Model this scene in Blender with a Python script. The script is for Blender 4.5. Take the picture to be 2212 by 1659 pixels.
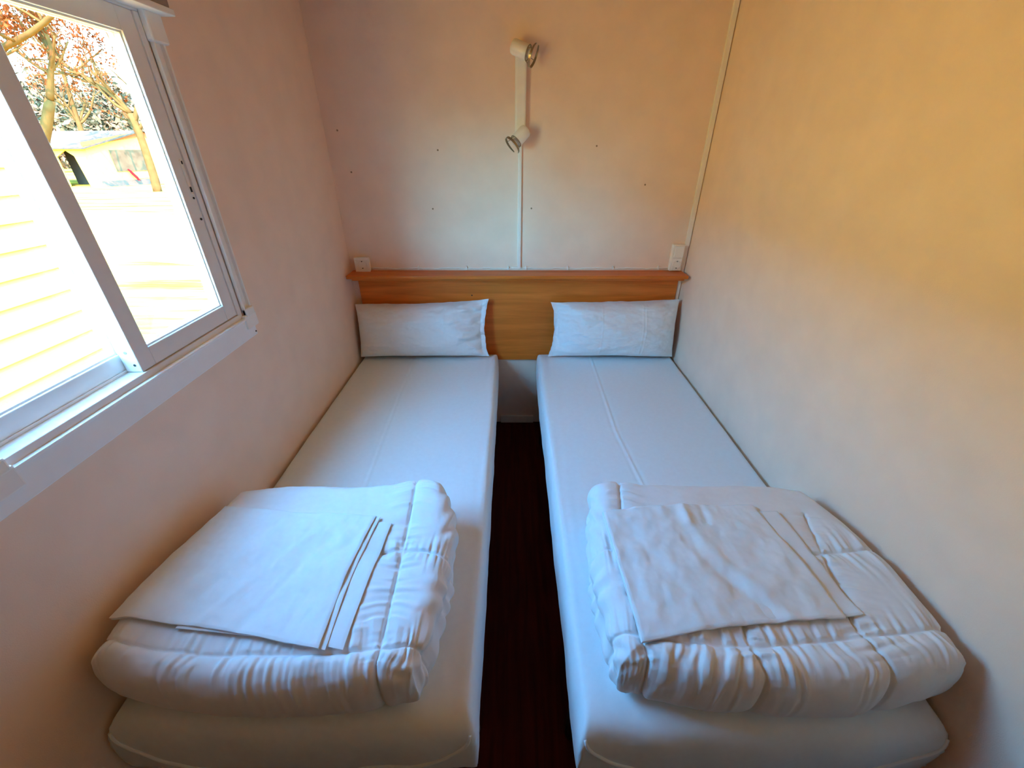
import bpy, bmesh, math, random
import numpy as np
from mathutils import Vector, Matrix
from mathutils.bvhtree import BVHTree

for _o in list(bpy.data.objects):
    bpy.data.objects.remove(_o, do_unlink=True)
scene = bpy.context.scene
COL = scene.collection
R = math.radians

# ------------------------------------------------------------------ camera
CAM_Z = 1.58
cd = bpy.data.cameras.new('camera')
cd.sensor_width = 36.0
cd.lens = 890.0 / 2212.0 * 36.0
cd.clip_start = 0.01
cd.clip_end = 400
cam = bpy.data.objects.new('camera', cd)
COL.objects.link(cam)
cam.location = (0, 0, CAM_Z)
cam.rotation_euler = (R(90) - math.atan(511.5 / 890.0), 0, 0)
scene.camera = cam

# ------------------------------------------------------------------ light
SUN_DIR = Vector((-0.38, 0.56, -0.74))        # the way the sunlight travels
SKY_TINT = (0.29, 0.665, 0.76)
SKY_STRENGTH = 16.5
world = bpy.data.worlds.new('sky')
scene.world = world
world.use_nodes = True
wn = world.node_tree
wn.nodes.clear()
w_out = wn.nodes.new('ShaderNodeOutputWorld')
w_bg = wn.nodes.new('ShaderNodeBackground')
w_mul = wn.nodes.new('ShaderNodeMixRGB')
w_mul.blend_type = 'MULTIPLY'
w_mul.inputs[0].default_value = 1.0
w_mul.inputs[2].default_value = (*SKY_TINT, 1)
w_sky = wn.nodes.new('ShaderNodeTexSky')
w_sky.sky_type = 'NISHITA'
w_sky.sun_disc = False
w_sky.sun_elevation = math.asin(-SUN_DIR.z / SUN_DIR.length)
w_sky.sun_rotation = math.atan2(-SUN_DIR.x, -SUN_DIR.y)
w_sky.air_density = 1.0
w_sky.dust_density = 2.0
w_sky.ozone_density = 3.0
wn.links.new(w_sky.outputs[0], w_mul.inputs[1])
wn.links.new(w_mul.outputs[0], w_bg.inputs[0])
w_bg.inputs[1].default_value = SKY_STRENGTH
wn.links.new(w_bg.outputs[0], w_out.inputs[0])

sd = bpy.data.lights.new('sun', 'SUN')
sd.energy = 96.0
sd.angle = R(0.6)
sd.color = (1.0, 0.40, 0.30)
sun = bpy.data.objects.new('sun', sd)
COL.objects.link(sun)
sun.rotation_euler = SUN_DIR.to_track_quat('-Z', 'Y').to_euler()
sun.location = (6, -3, 9)

vs = scene.view_settings
vs.view_transform = 'Standard'
vs.look = 'None'
vs.gamma = 1.0
vs.use_curve_mapping = False
vs.exposure = -0.08
scene.cycles.max_bounces = 12
scene.cycles.diffuse_bounces = 8
scene.cycles.transparent_max_bounces = 16
scene.cycles.use_guiding = True
scene.cycles.use_surface_guiding = True

# ------------------------------------------------------------------ helpers
rng = np.random.default_rng(7)
random.seed(11)

XL, XR, YB, YF = -0.873, 0.934, 2.247, -0.60
ZC = 2.28
BT = 0.53


def link(o, parent=None):
    COL.objects.link(o)
    if parent is not None:
        o.parent = parent
    return o


def mesh_obj(name, verts, faces, mat=None, parent=None, smooth=False):
    me = bpy.data.meshes.new(name)
    me.from_pydata([tuple(map(float, v)) for v in verts], [], [tuple(map(int, f)) for f in faces])
    me.validate()
    if smooth:
        me.polygons.foreach_set('use_smooth', [True] * len(me.polygons))
    me.update()
    if mat is not None:
        me.materials.append(mat)
    return link(bpy.data.objects.new(name, me), parent)


def grid_obj(name, P, faces, mat, parent=None):
    return mesh_obj(name, P, faces, mat, parent, True)


def bm_obj(name, bm, mat=None, parent=None, smooth=False):
    bmesh.ops.recalc_face_normals(bm, faces=bm.faces)
    me = bpy.data.meshes.new(name)
    bm.to_mesh(me)
    bm.free()
    if smooth:
        me.polygons.foreach_set('use_smooth', [True] * len(me.polygons))
    if mat is not None:
        me.materials.append(mat)
    return link(bpy.data.objects.new(name, me), parent)


def add_box(bm, lo, hi, bevel=0.0, seg=2):
    lo = Vector(lo); hi = Vector(hi)
    r = bmesh.ops.create_cube(bm, size=1.0)
    vs_ = r['verts']
    for v in vs_:
        v.co = Vector(((v.co.x + .5) * (hi.x - lo.x) + lo.x, (v.co.y + .5) * (hi.y - lo.y) + lo.y,
                       (v.co.z + .5) * (hi.z - lo.z) + lo.z))
    if bevel > 0:
        es = list({e for v in vs_ for e in v.link_edges})
        bmesh.ops.bevel(bm, geom=es, offset=bevel, segments=seg, affect='EDGES', profile=0.5)


def box(name, lo, hi, mat, parent=None, bevel=0.0, seg=2):
    bm = bmesh.new()
    add_box(bm, lo, hi, bevel, seg)
    return bm_obj(name, bm, mat, parent)


def boxes(name, lst, mat, parent=None, bevel=0.0):
    bm = bmesh.new()
    for lo, hi in lst:
        add_box(bm, lo, hi, bevel)
    return bm_obj(name, bm, mat, parent)


def cyl(bm, p0, p1, r0, r1=None, seg=20, cap=True):
    p0 = Vector(p0); p1 = Vector(p1)
    r1 = r0 if r1 is None else r1
    d = p1 - p0
    q = d.to_track_quat('Z', 'Y').to_matrix().to_4x4()
    q.translation = (p0 + p1) / 2
    bmesh.ops.create_cone(bm, cap_ends=cap, segments=seg, radius1=r0, radius2=r1, depth=d.length, matrix=q)


def tube(name, pts, r, mat, parent=None, seg=8, closed=False):
    """a round tube swept along pts; r a number or one per point"""
    V, F = tube_geo(pts, r, seg, closed)
    return mesh_obj(name, V, F, mat, parent, True)


def tube_geo(pts, r, seg=8, closed=False, base=0):
    pts = [Vector(p) for p in pts]
    n = len(pts)
    rr = r if hasattr(r, '__len__') else [r] * n
    V = []; F = []
    up = Vector((0.13, 0.31, 0.94)).normalized()
    for i, p in enumerate(pts):
        a = pts[(i - 1) % n] if (closed or i > 0) else p
        b = pts[(i + 1) % n] if (closed or i < n - 1) else p
        t = (b - a)
        t = t.normalized() if t.length > 1e-9 else Vector((0, 0, 1))
        u = t.cross(up)
        if u.length < 1e-3:
            u = t.cross(Vector((1, 0, 0)))
        u.normalize()
        w = t.cross(u).normalized()
        for k in range(seg):
            c = 2 * math.pi * k / seg
            V.append(p + (u * math.cos(c) + w * math.sin(c)) * rr[i])
    m = n if closed else n - 1
    for i in range(m):
        for k in range(seg):
            a = i * seg + k; b = i * seg + (k + 1) % seg
            j = (i + 1) % n
            F.append((base + a, base + b, base + j * seg + (k + 1) % seg, base + j * seg + k))
    if not closed:
        F.append(tuple(base + k for k in range(seg))[::-1])
        F.append(tuple(base + (n - 1) * seg + k for k in range(seg)))
    return V, F


def thing(name, label, cat, loc=(0, 0, 0), group=None):
    o = bpy.data.objects.new(name, None)
    o.empty_display_size = 0.05
    o.location = loc
    link(o)
    tag(o, label, cat, group)
    bpy.context.view_layer.update()
    return o


def own(o, parent):
    """parent keeping the world coordinates the mesh was built in"""
    o.parent = parent
    o.matrix_parent_inverse = Matrix.Translation(-Vector(parent.location))
    return o


def sub(o, part):
    """make a piece the sub-part of a part that was itself built in world coordinates"""
    o.parent = part
    o.matrix_parent_inverse = Matrix.Identity(4)
    return o


def tag(o, label, cat=None, group=None):
    o['label'] = label
    if cat:
        o['category'] = cat
    if group:
        o['group'] = group
    return o


def structure(o, label=None):
    o['kind'] = 'structure'
    if label:
        o['label'] = label
    return o


# --- noise in numpy (smooth value noise)
_perm = rng.random((256, 256))


def vnoise(x, y):
    x = np.asarray(x, float); y = np.asarray(y, float)
    xi = np.floor(x).astype(int); yi = np.floor(y).astype(int)
    fx = x - xi; fy = y - yi
    fx = fx * fx * fx * (fx * (fx * 6 - 15) + 10); fy = fy * fy * fy * (fy * (fy * 6 - 15) + 10)
    g = lambda i, j: _perm[i % 256, j % 256]
    return ((g(xi, yi) * (1 - fx) + g(xi + 1, yi) * fx) * (1 - fy) +
            (g(xi, yi + 1) * (1 - fx) + g(xi + 1, yi + 1) * fx) * fy) * 2 - 1


def fbm(x, y, o=3):
    s = 0; a = 1.0; t = 0
    for k in range(o):
        s = s + a * vnoise(x * 2 ** k + 17.3 * k, y * 2 ** k + 5.1 * k); t += a; a *= .5
    return s / t


def catmull(pts, n):
    """n samples along an open smooth curve through pts, even in arc length"""
    P = np.array(pts, float)
    Q = np.vstack([2 * P[0] - P[1], P, 2 * P[-1] - P[-2]])
    out = []
    for i in range(len(P) - 1):
        p0, p1, p2, p3 = Q[i:i + 4]
        for t in np.linspace(0, 1, 24, endpoint=False):
            out.append(.5 * (2 * p1 + (p2 - p0) * t + (2 * p0 - 5 * p1 + 4 * p2 - p3) * t * t + (3 * p1 - p0 - 3 * p2 + p3) * t ** 3))
    out.append(P[-1])
    out = np.array(out)
    L = np.concatenate([[0], np.cumsum(np.linalg.norm(np.diff(out, axis=0), axis=1))])
    s = np.linspace(0, L[-1], n)
    return np.stack([np.interp(s, L, out[:, k]) for k in range(P.shape[1])], 1)


def coons(front, right, back, left):
    """front/back run left to right, left/right run front to back; returns f(a,b), a,b in [-1,1]"""
    n = 200
    C = [catmull(c, n) for c in (front, right, back, left)]

    def ev(c, t):
        i = np.clip((t + 1) / 2, 0, 1) * (n - 1)
        return np.stack([np.interp(i, np.arange(n), c[:, k]) for k in range(c.shape[1])], -1)

    f0, f1, b0, b1 = C[0][0], C[0][-1], C[2][0], C[2][-1]

    def fun(a, b):
        u = ((a + 1) / 2)[..., None]; v = ((b + 1) / 2)[..., None]
        F, B, L, Rr = ev(C[0], a), ev(C[2], a), ev(C[3], b), ev(C[1], b)
        return (1 - v) * F + v * B + (1 - u) * L + u * Rr - (
                (1 - u) * (1 - v) * f0 + u * (1 - v) * f1 + (1 - u) * v * b0 + u * v * b1)
    return fun


def grid_faces(nu, nv):
    i = np.arange(nu - 1)[:, None] * nv + np.arange(nv - 1)[None, :]
    i = i.ravel()
    return np.stack([i, i + nv, i + nv + 1, i + 1], 1)


def grid_normals(G):
    du = np.gradient(G, axis=0); dv = np.gradient(G, axis=1)
    n = np.cross(du, dv)
    l = np.linalg.norm(n, axis=-1, keepdims=True)
    return n / np.maximum(l, 1e-9)


def bump_obj(G, n=1):
    for _ in range(n):
        A = np.pad(G, ((1, 1), (1, 1)), mode='edge')
        G = (A[:-2, 1:-1] + A[2:, 1:-1] + A[1:-1, :-2] + A[1:-1, 2:] + 2 * A[1:-1, 1:-1]) / 6
    return G


# ------------------------------------------------------------------ materials
def mat_new(name):
    m = bpy.data.materials.new(name)
    m.use_nodes = True
    nt = m.node_tree
    return m, nt, nt.nodes['Principled BSDF']


def mat_plain(name, col, rough=.6, var=.06, scale=30, bump=0.0, bscale=300, metal=0.0, spec=.5, stretch=(1, 1, 1), sheen=0.0):
    m, nt, b = mat_new(name)
    N = nt.nodes; L = nt.links
    b.inputs['Roughness'].default_value = rough
    b.inputs['Metallic'].default_value = metal
    b.inputs['Specular IOR Level'].default_value = spec
    if sheen:
        b.inputs['Sheen Weight'].default_value = sheen
    tc = N.new('ShaderNodeTexCoord')
    mp = N.new('ShaderNodeMapping')
    mp.inputs['Scale'].default_value = stretch
    L.new(tc.outputs['Object'], mp.inputs[0])
    no = N.new('ShaderNodeTexNoise')
    no.inputs['Scale'].default_value = scale
    no.inputs['Detail'].default_value = 4
    L.new(mp.outputs[0], no.inputs['Vector'])
    cr = N.new('ShaderNodeValToRGB')
    cr.color_ramp.elements[0].position = .3
    cr.color_ramp.elements[1].position = .7
    cr.color_ramp.elements[0].color = (*[c * (1 - var) for c in col], 1)
    cr.color_ramp.elements[1].color = (*[min(1, c * (1 + var)) for c in col], 1)
    L.new(no.outputs[0], cr.inputs[0])
    L.new(cr.outputs[0], b.inputs['Base Color'])
    if bump:
        n2 = N.new('ShaderNodeTexNoise')
        n2.inputs['Scale'].default_value = bscale
        n2.inputs['Detail'].default_value = 3
        L.new(mp.outputs[0], n2.inputs['Vector'])
        bp = N.new('ShaderNodeBump')
        bp.inputs['Strength'].default_value = bump
        bp.inputs['Distance'].default_value = .002
        L.new(n2.outputs[0], bp.inputs['Height'])
        L.new(bp.outputs[0], b.inputs['Normal'])
    return m


def mat_wood(name, c0, c1, axis_scale, rough=.35, spec=.3):
    m, nt, b = mat_new(name)
    b.inputs['Specular IOR Level'].default_value = spec
    N = nt.nodes; L = nt.links
    b.inputs['Roughness'].default_value = rough
    tc = N.new('ShaderNodeTexCoord')
    mp = N.new('ShaderNodeMapping')
    mp.inputs['Scale'].default_value = axis_scale
    L.new(tc.outputs['Object'], mp.inputs[0])
    no = N.new('ShaderNodeTexNoise')
    no.inputs['Scale'].default_value = 1.0
    no.inputs['Detail'].default_value = 8
    no.inputs['Roughness'].default_value = .6
    no.inputs['Distortion'].default_value = .6
    L.new(mp.outputs[0], no.inputs['Vector'])
    cr = N.new('ShaderNodeValToRGB')
    cr.color_ramp.elements[0].position = .32
    cr.color_ramp.elements[1].position = .68
    cr.color_ramp.elements[0].color = (*c0, 1)
    cr.color_ramp.elements[1].color = (*c1, 1)
    L.new(no.outputs[0], cr.inputs[0])
    L.new(cr.outputs[0], b.inputs['Base Color'])
    bp = N.new('ShaderNodeBump')
    bp.inputs['Strength'].default_value = .12
    bp.inputs['Distance'].default_value = .001
    L.new(no.outputs[0], bp.inputs['Height'])
    L.new(bp.outputs[0], b.inputs['Normal'])
    return m


def mat_glass(name):
    m, nt, b = mat_new(name)
    N = nt.nodes; L = nt.links
    N.remove(b)
    out = N['Material Output']
    tr = N.new('ShaderNodeBsdfTransparent')
    tr.inputs[0].default_value = (.985, .99, .99, 1)
    gl = N.new('ShaderNodeBsdfGlossy')
    gl.inputs['Roughness'].default_value = .01
    lw = N.new('ShaderNodeLayerWeight')
    lw.inputs['Blend'].default_value = .5
    pw = N.new('ShaderNodeMath'); pw.operation = 'POWER'; pw.inputs[1].default_value = 5.0
    ma = N.new('ShaderNodeMath'); ma.operation = 'MULTIPLY_ADD'
    ma.inputs[1].default_value = .7; ma.inputs[2].default_value = .02
    L.new(lw.outputs['Facing'], pw.inputs[0])
    L.new(pw.outputs[0], ma.inputs[0])
    mx = N.new('ShaderNodeMixShader')
    L.new(ma.outputs[0], mx.inputs[0])
    L.new(tr.outputs[0], mx.inputs[1])
    L.new(gl.outputs[0], mx.inputs[2])
    L.new(mx.outputs[0], out.inputs[0])
    return m


M_WALL = mat_plain('cream_wall', (.93, .72, .575), .75, .035, 9, .18, 420)
M_CEIL = mat_plain('ceiling_panel', (.50, .29, .14), .8, .03, 8)  # out of view; browned so the tops of the walls get darker
M_FLOOR = mat_wood('dark_floor', (.055, .004, .003), (.10, .008, .006), (40, 2.5, 40), .7, .1)
M_TRIM = mat_plain('white_trim', (.93, .87, .79), .5, .03, 14)
M_FRAME = mat_plain('window_aluminium', (.86, .83, .81), .42, .02, 20)
M_RAIL = mat_plain('blind_rail_plastic', (.92, .88, .83), .45, .02, 20)
M_APRON = mat_plain('apron_plastic', (.93, .93, .93), .45, .02, 20)
M_CASSETTE_SHADE = mat_plain('shaded_blind_cassette', (.34, .25, .19), .6, .04, 20)  # weak light on the cassette front is put into this dark taupe
M_GLASS = mat_glass('window_glass')
M_SHEET = mat_plain('white_cotton', (.79, .86, .88), .85, .015, 60, .10, 900, sheen=.15)
M_DUVET = mat_plain('white_microfibre', (.83, .85, .86), .8, .015, 60, .06, 700, sheen=.15)
M_FOLD = mat_plain('ironed_cotton', (.82, .87, .89), .85, .015, 60, .08, 900, sheen=.1)
M_PILLOW = mat_plain('pillowcase_cotton', (.84, .87, .88), .85, .015, 60, .10, 900, sheen=.1)
M_HEAD = mat_wood('headboard_wood', (.60, .145, .014), (.84, .225, .032), (2.0, 30, 30), .38)
M_LEDGE = mat_wood('ledge_wood', (.54, .125, .012), (.76, .20, .028), (2.0, 40, 40), .38)
M_PLASTIC = mat_plain('cream_plastic', (.93, .86, .76), .4, .02, 30)
M_LAMP = mat_plain('white_enamel', (.93, .90, .83), .35, .02, 30)
M_CHROME = mat_plain('dull_metal', (.36, .30, .22), .35, .05, 60, metal=.8)
M_BULB = mat_plain('frosted_bulb', (.80, .74, .70), .25, .02, 60)
M_DARK = mat_plain('dark_hole', (.02, .012, .008), .7, .02, 60)
M_STEEL = mat_plain('bed_steel', (.05, .04, .04), .5, .05, 40, metal=.3)
M_DOOR = mat_wood('door_wood', (.40, .20, .08), (.52, .29, .13), (25, 25, 1.5), .4)
M_PANEL = mat_wood('brown_panelling', (.15, .045, .012), (.22, .07, .02), (25, 25, 1.5), .4)
def mat_ground():
    m, nt, b = mat_new('dry_earth')
    N = nt.nodes; L = nt.links
    b.inputs['Roughness'].default_value = .95
    b.inputs['Specular IOR Level'].default_value = 0.0
    tc = N.new('ShaderNodeTexCoord')
    mp = N.new('ShaderNodeMapping')
    mp.inputs['Rotation'].default_value = (0, 0, R(-38))
    mp.inputs['Scale'].default_value = (.3, 3.2, 1)
    L.new(tc.outputs['Object'], mp.inputs[0])
    no = N.new('ShaderNodeTexNoise')
    no.inputs['Scale'].default_value = 1.0
    no.inputs['Detail'].default_value = 6
    no.inputs['Roughness'].default_value = .65
    L.new(mp.outputs[0], no.inputs['Vector'])
    cr = N.new('ShaderNodeValToRGB')
    e = cr.color_ramp.elements
    e[0].position = .34; e[0].color = (.05, .026, .008, 1)
    e[1].position = .53; e[1].color = (.50, .28, .032, 1)
    k = e.new(.42); k.color = (.11, .062, .013, 1)
    L.new(no.outputs[0], cr.inputs[0])
    L.new(cr.outputs[0], b.inputs['Base Color'])
    return m


M_GROUND = mat_ground()
M_ROAD = mat_plain('pale_road', (.60, .37, .05), .9, .03, .5, spec=0.0)
M_SIDING = mat_plain('cream_siding', (.55, .33, .031), .7, .02, 3, spec=0.0)
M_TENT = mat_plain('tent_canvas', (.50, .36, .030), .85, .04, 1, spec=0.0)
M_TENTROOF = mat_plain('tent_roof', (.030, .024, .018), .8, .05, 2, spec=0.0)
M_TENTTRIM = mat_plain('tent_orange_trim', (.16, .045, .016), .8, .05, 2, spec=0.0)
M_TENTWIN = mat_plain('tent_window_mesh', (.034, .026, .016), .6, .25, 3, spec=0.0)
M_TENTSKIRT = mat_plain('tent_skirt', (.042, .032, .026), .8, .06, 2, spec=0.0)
M_BROWN = mat_plain('brown_door_panel', (.12, .05, .012), .7, .06, 2, spec=0.0)
M_RED = mat_plain('red_paint', (.06, .003, .004), .5, .04, 2, spec=0.0)
M_BARK = mat_plain('pale_bark', (.042, .023, .008), .9, .18, 6, spec=0.0)
M_LEAF = mat_plain('orange_leaf', (.055, .014, .004), .8, .3, 1.2, spec=0.0)
M_EVERGREEN = mat_plain('olive_foliage', (.060, .046, .027), .9, .4, 1.5, spec=0.0)
M_TARP = mat_plain('dark_tarp', (.022, .019, .016), .6, .3, 2, spec=0.0)

# ------------------------------------------------------------------ room shell
WT = 0.073         # wall thickness
WY0, WY1, WZ0, WZ1 = 0.478, 1.262, 1.088, 1.885     # window opening


def wall_with_hole(name, x0, x1, y0, y1, z0, z1, hy0, hy1, hz0, hz1, mat):
    ys = [y0, hy0, hy1, y1]; zs = [z0, hz0, hz1, z1]
    V = []; F = []; idx = {}
    for s, x in enumerate((x0, x1)):
        for i, y in enumerate(ys):
            for j, z in enumerate(zs):
                idx[s, i, j] = len(V); V.append((x, y, z))
    for i in range(3):
        for j in range(3):
            if i == 1 and j == 1:
                continue
            F.append((idx[1, i, j], idx[1, i + 1, j], idx[1, i + 1, j + 1], idx[1, i, j + 1]))
            F.append((idx[0, i, j], idx[0, i, j + 1], idx[0, i + 1, j + 1], idx[0, i + 1, j]))
    for i in range(3):
        F.append((idx[0, i, 0], idx[0, i + 1, 0], idx[1, i + 1, 0], idx[1, i, 0]))
        F.append((idx[0, i, 3], idx[1, i, 3], idx[1, i + 1, 3], idx[0, i + 1, 3]))
        F.append((idx[0, 0, i], idx[1, 0, i], idx[1, 0, i + 1], idx[0, 0, i + 1]))
        F.append((idx[0, 3, i], idx[0, 3, i + 1], idx[1, 3, i + 1], idx[1, 3, i]))
    # reveals
    F.append((idx[0, 1, 1], idx[1, 1, 1], idx[1, 2, 1], idx[0, 2, 1]))
    F.append((idx[0, 1, 2], idx[0, 2, 2], idx[1, 2, 2], idx[1, 1, 2]))
    F.append((idx[0, 1, 1], idx[0, 1, 2], idx[1, 1, 2], idx[1, 1, 1]))
    F.append((idx[0, 2, 1], idx[1, 2, 1], idx[1, 2, 2], idx[0, 2, 2]))
    return mesh_obj(name, V, F, mat)


structure(box('floor', (XL - WT, YF - WT, -.06), (XR + WT, YB + WT, 0), M_FLOOR), 'dark red-brown floor between the beds')
structure(box('ceiling', (XL - WT, YF - WT, ZC), (XR + WT, YB + WT, ZC + .08), M_CEIL), 'brown panelled ceiling above the bedroom')
wall_left = structure(wall_with_hole('wall_left', XL - WT, XL, YF - WT, YB, 0, ZC, WY0, WY1, WZ0, WZ1, M_WALL), 'cream left wall with the sliding window')
wall_back = structure(box('wall_back', (XL - WT, YB, 0), (XR + WT, YB + WT, ZC), M_WALL), 'cream back wall above the wooden headboard')
structure(box('wall_right', (XR, YF - WT, 0), (XR + WT, YB, ZC), M_WALL), 'plain cream right wall')
structure(box('wall_front', (XL, YF - WT, 0), (XR, YF, ZC), M_PANEL), 'brown wood-panelled wall behind the viewer')
structure(box('baseboard_back', (-.075, YB - .012, 0), (.14, YB, .055), M_TRIM, None, .003), 'pale skirting strip low on the back wall')
door = structure(box('door_1', (-.33, YF, .005), (.40, YF + .035, 2.0), M_DOOR, None, .004), 'wooden bedroom door')
dh = bmesh.new()
cyl(dh, (.33, YF + .035, 1.0), (.33, YF + .08, 1.0), .011)
cyl(dh, (.335, YF + .08, 1.0), (.22, YF + .08, 1.0), .009)
bm_obj('door_handle', dh, M_CHROME, door, True)

# thin wall panel joint and caulk crack in the left corner
structure(boxes('trim_1', [((XL, YB - .004, .0), (XL + .004, YB, 1.42)), ((XL, YB - .004, 1.76), (XL + .004, YB, ZC))], M_WALL), 'narrow caulk bead in the left corner')
# marks on the back wall: old screw holes
M_HOLE = mat_plain('old_hole', (.33, .20, .11), .8, .1, 200)
for (x, z) in ((-.812, 1.648), (-.78, 1.475), (-.352, 1.568), (.40, 1.585), (.098, 1.312), (.655, 1.42), (-.40, 1.31)):
    bm = bmesh.new()
    cyl(bm, (x, YB - .0012, z), (x, YB + .001, z), .0042, seg=10)
    bm_obj('screw_hole', bm, M_HOLE, wall_back)

# conduit in the right corner and above the headboard
bm = bmesh.new()
add_box(bm, (XR - .026, YB - .015, 1.13), (XR - .004, YB, ZC), .002)
add_box(bm, (XR - .024, YB - .012, .40), (XR - .006, YB, 1.14), .002)
structure(bm_obj('trim_2', bm, M_TRIM), 'cream cable conduit running up the right corner')

# ------------------------------------------------------------------ window
win = bpy.data.objects.new('window_1', None)
win.location = (XL, .87, WZ0)
link(win)
structure(win, 'white aluminium sliding window in the left wall')
bpy.context.view_layer.update()
XI0, XI1 = XL - .038, XL - .001     # inner (right) sash
XO0, XO1 = XL - .072, XL - .041     # outer (left) sash


def wpart(name, lst, mat=M_FRAME, parent=win, bevel=.0015):
    o = boxes(name, lst, mat, None, bevel)
    return own(o, win)


ft = .024
wpart('window_frame', [((XL - WT, WY0, WZ0), (XL + .003, WY1, 1.1165)),
                       ((XL - WT, WY0, 1.853), (XL + .003, WY1, WZ1)),
                       ((XL - WT, WY0, 1.1165), (XL + .003, WY0 + .018, 1.853)),
                       ((XL - WT, 1.246, 1.1165), (XL + .003, WY1, 1.853))])
# raised guide fins on the bottom track
wpart('track_fin', [((XL - .0405, .496, 1.1165), (XL - .0385, 1.246, 1.1235))])


def sash(name, x0, x1, y0, y1, z0, z1, sl, sr, sb, st):
    s = bpy.data.objects.new(name, None)
    s.location = ((x0 + x1) / 2, y0, z0)
    link(s)
    own(s, win)
    bpy.context.view_layer.update()
    inv = Matrix.Translation(-Vector((s.location)))
    def child(n, lst, m, bev):
        o = boxes(n, lst, m, None, bev)
        o.parent = s
        o.matrix_parent_inverse = inv
        return o
    child('bottom_rail', [((x0, y0 + sl, z0), (x1, y1 - sr, z0 + sb))], M_FRAME, .002)
    child('top_rail', [((x0, y0 + sl, z1 - st), (x1, y1 - sr, z1))], M_FRAME, .002)
    child('stile', [((x0, y0, z0), (x1, y0 + sl, z1))], M_FRAME, .002)
    child('stile', [((x0, y1 - sr, z0), (x1, y1, z1))], M_FRAME, .002)
    g = .004
    xm = (x0 + x1) / 2
    # glazing beads standing round the pane
    bd = []
    for xa, xb in ((x0 + .006, xm - .004), (xm + .004, x1 - .006)):
        bd += [((xa, y0 + sl, z0 + sb), (xb, y1 - sr, z0 + sb + g)), ((xa, y0 + sl, z1 - st - g), (xb, y1 - sr, z1 - st)),
               ((xa, y0 + sl, z0 + sb + g), (xb, y0 + sl + g, z1 - st - g)), ((xa, y1 - sr - g, z0 + sb + g), (xb, y1 - sr, z1 - st - g))]
    child('glazing_bead', bd, M_FRAME, 0)
    child('pane', [((xm - .002, y0 + sl, z0 + sb), (xm + .002, y1 - sr, z1 - st))], M_GLASS, 0)
    return s


sash('inner_sash', XI0, XI1, .860, 1.2455, 1.118, 1.853, .043, .0485, .046, .046)
sash('outer_sash', XO0, XO1, .497, .895, 1.118, 1.853, .040, .030, .044, .046)
# latch slot on the right stile, with its screws
lb = bmesh.new()
add_box(lb, (XL - .001, 1.2285, 1.470), (XL + .0012, 1.2395, 1.552), .003)
own(bm_obj('latch_plate', lb, M_TRIM), win)
lb = bmesh.new()
add_box(lb, (XL + .0005, 1.2305, 1.474), (XL + .0022, 1.2372, 1.487), .001)
add_box(lb, (XL + .0005, 1.232, 1.541), (XL + .0022, 1.2365, 1.549), .001)
cyl(lb, (XL, 1.2335, 1.459), (XL + .0015, 1.2335, 1.459), .0028, seg=10)
cyl(lb, (XL, 1.2335, 1.405), (XL + .0015, 1.2335, 1.405), .0032, seg=10)
own(bm_obj('latch_slot', lb, M_DARK), win)
lb = bmesh.new()
cyl(lb, (XL - .012, .8592, 1.136), (XL - .012, .8605, 1.136), .0032, seg=10)
own(bm_obj('sash_screw', lb, M_DARK), win)
lb = bmesh.new()
cyl(lb, (XL - .020, .8592, 1.168), (XL - .020, .8605, 1.168), .004, seg=10)
own(bm_obj('sash_screw', lb, M_CHROME), win)

# roller blind hardware round the window: a thing of its own
blind = thing('roller_blind', 'roller blind hardware with white side rails and bottom plate around the window', 'blind', (XL + .02, .89, 1.03))


def bpart(name, lst, mat=M_RAIL, bevel=.0015):
    return own(boxes(name, lst, mat, None, bevel), blind)


# bottom plate, with a rounded lip on top
bpart('bottom_plate', [((XL, .47, 1.030), (XL + .008, 1.303, 1.098))], M_APRON, .002)
bpart('plate_lip', [((XL, .50, 1.0925), (XL + .014, 1.258, 1.1005))], M_APRON, .003)
for y0, y1 in ((1.268, 1.306), (.446, .474)):
    bpart('side_rail', [((XL, y0, 1.10), (XL + .004, y1, 1.815)), ((XL, y0, 1.10), (XL + .013, y0 + .006, 1.815)),
                        ((XL, y1 - .007, 1.10), (XL + .013, y1, 1.815))])
for y0, y1 in ((1.256, 1.316), (.49, .545)):
    bpart('end_bracket', [((XL, y0, 1.062), (XL + .016, y1, 1.108)), ((XL, y0 + .012, 1.10), (XL + .018, y1 - .005, 1.128))], M_RAIL, .004)
for y0, y1 in ((1.262, 1.318), (.44, .49)):
    bpart('top_bracket', [((XL, y0, 1.80), (XL + .018, y1, 1.862))], M_RAIL, .004)
lb = bmesh.new()
cyl(lb, (XL + .008, 1.296, 1.042), (XL + .0095, 1.296, 1.042), .0028, seg=10)
own(bm_obj('plate_screw', lb, M_DARK), blind)
bpart('cassette', [((XL, .42, 1.872), (XL + .045, 1.318, 1.965))], M_CASSETTE_SHADE, .002)
bpart('cassette_lip', [((XL, .42, 1.858), (XL + .046, 1.330, 1.872))], M_RAIL, .002)

# ------------------------------------------------------------------ headboard
hb = thing('headboard', 'long orange-brown wooden headboard shared by both beds', 'headboard', (.035, YB - .01, .47))
own(box('panel', (-.838, YB - .022, .47), (.906, YB - .001, .970), M_HEAD, None, .002), hb)
own(box('ledge', (-.862, YB - .121, .984), (.916, YB - .001, 1.002), M_LEDGE, None, .004, 3), hb)
own(box('ledge_moulding', (-.846, YB - .095, .968), (.908, YB - .015, .985), M_LEDGE, None, .006, 3), hb)
bm = bmesh.new()
cyl(bm, (-.222, YB - .0225, .868), (-.222, YB - .021, .868), .004, seg=10)
own(bm_obj('screw_cap', bm, M_DARK), hb)

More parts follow.
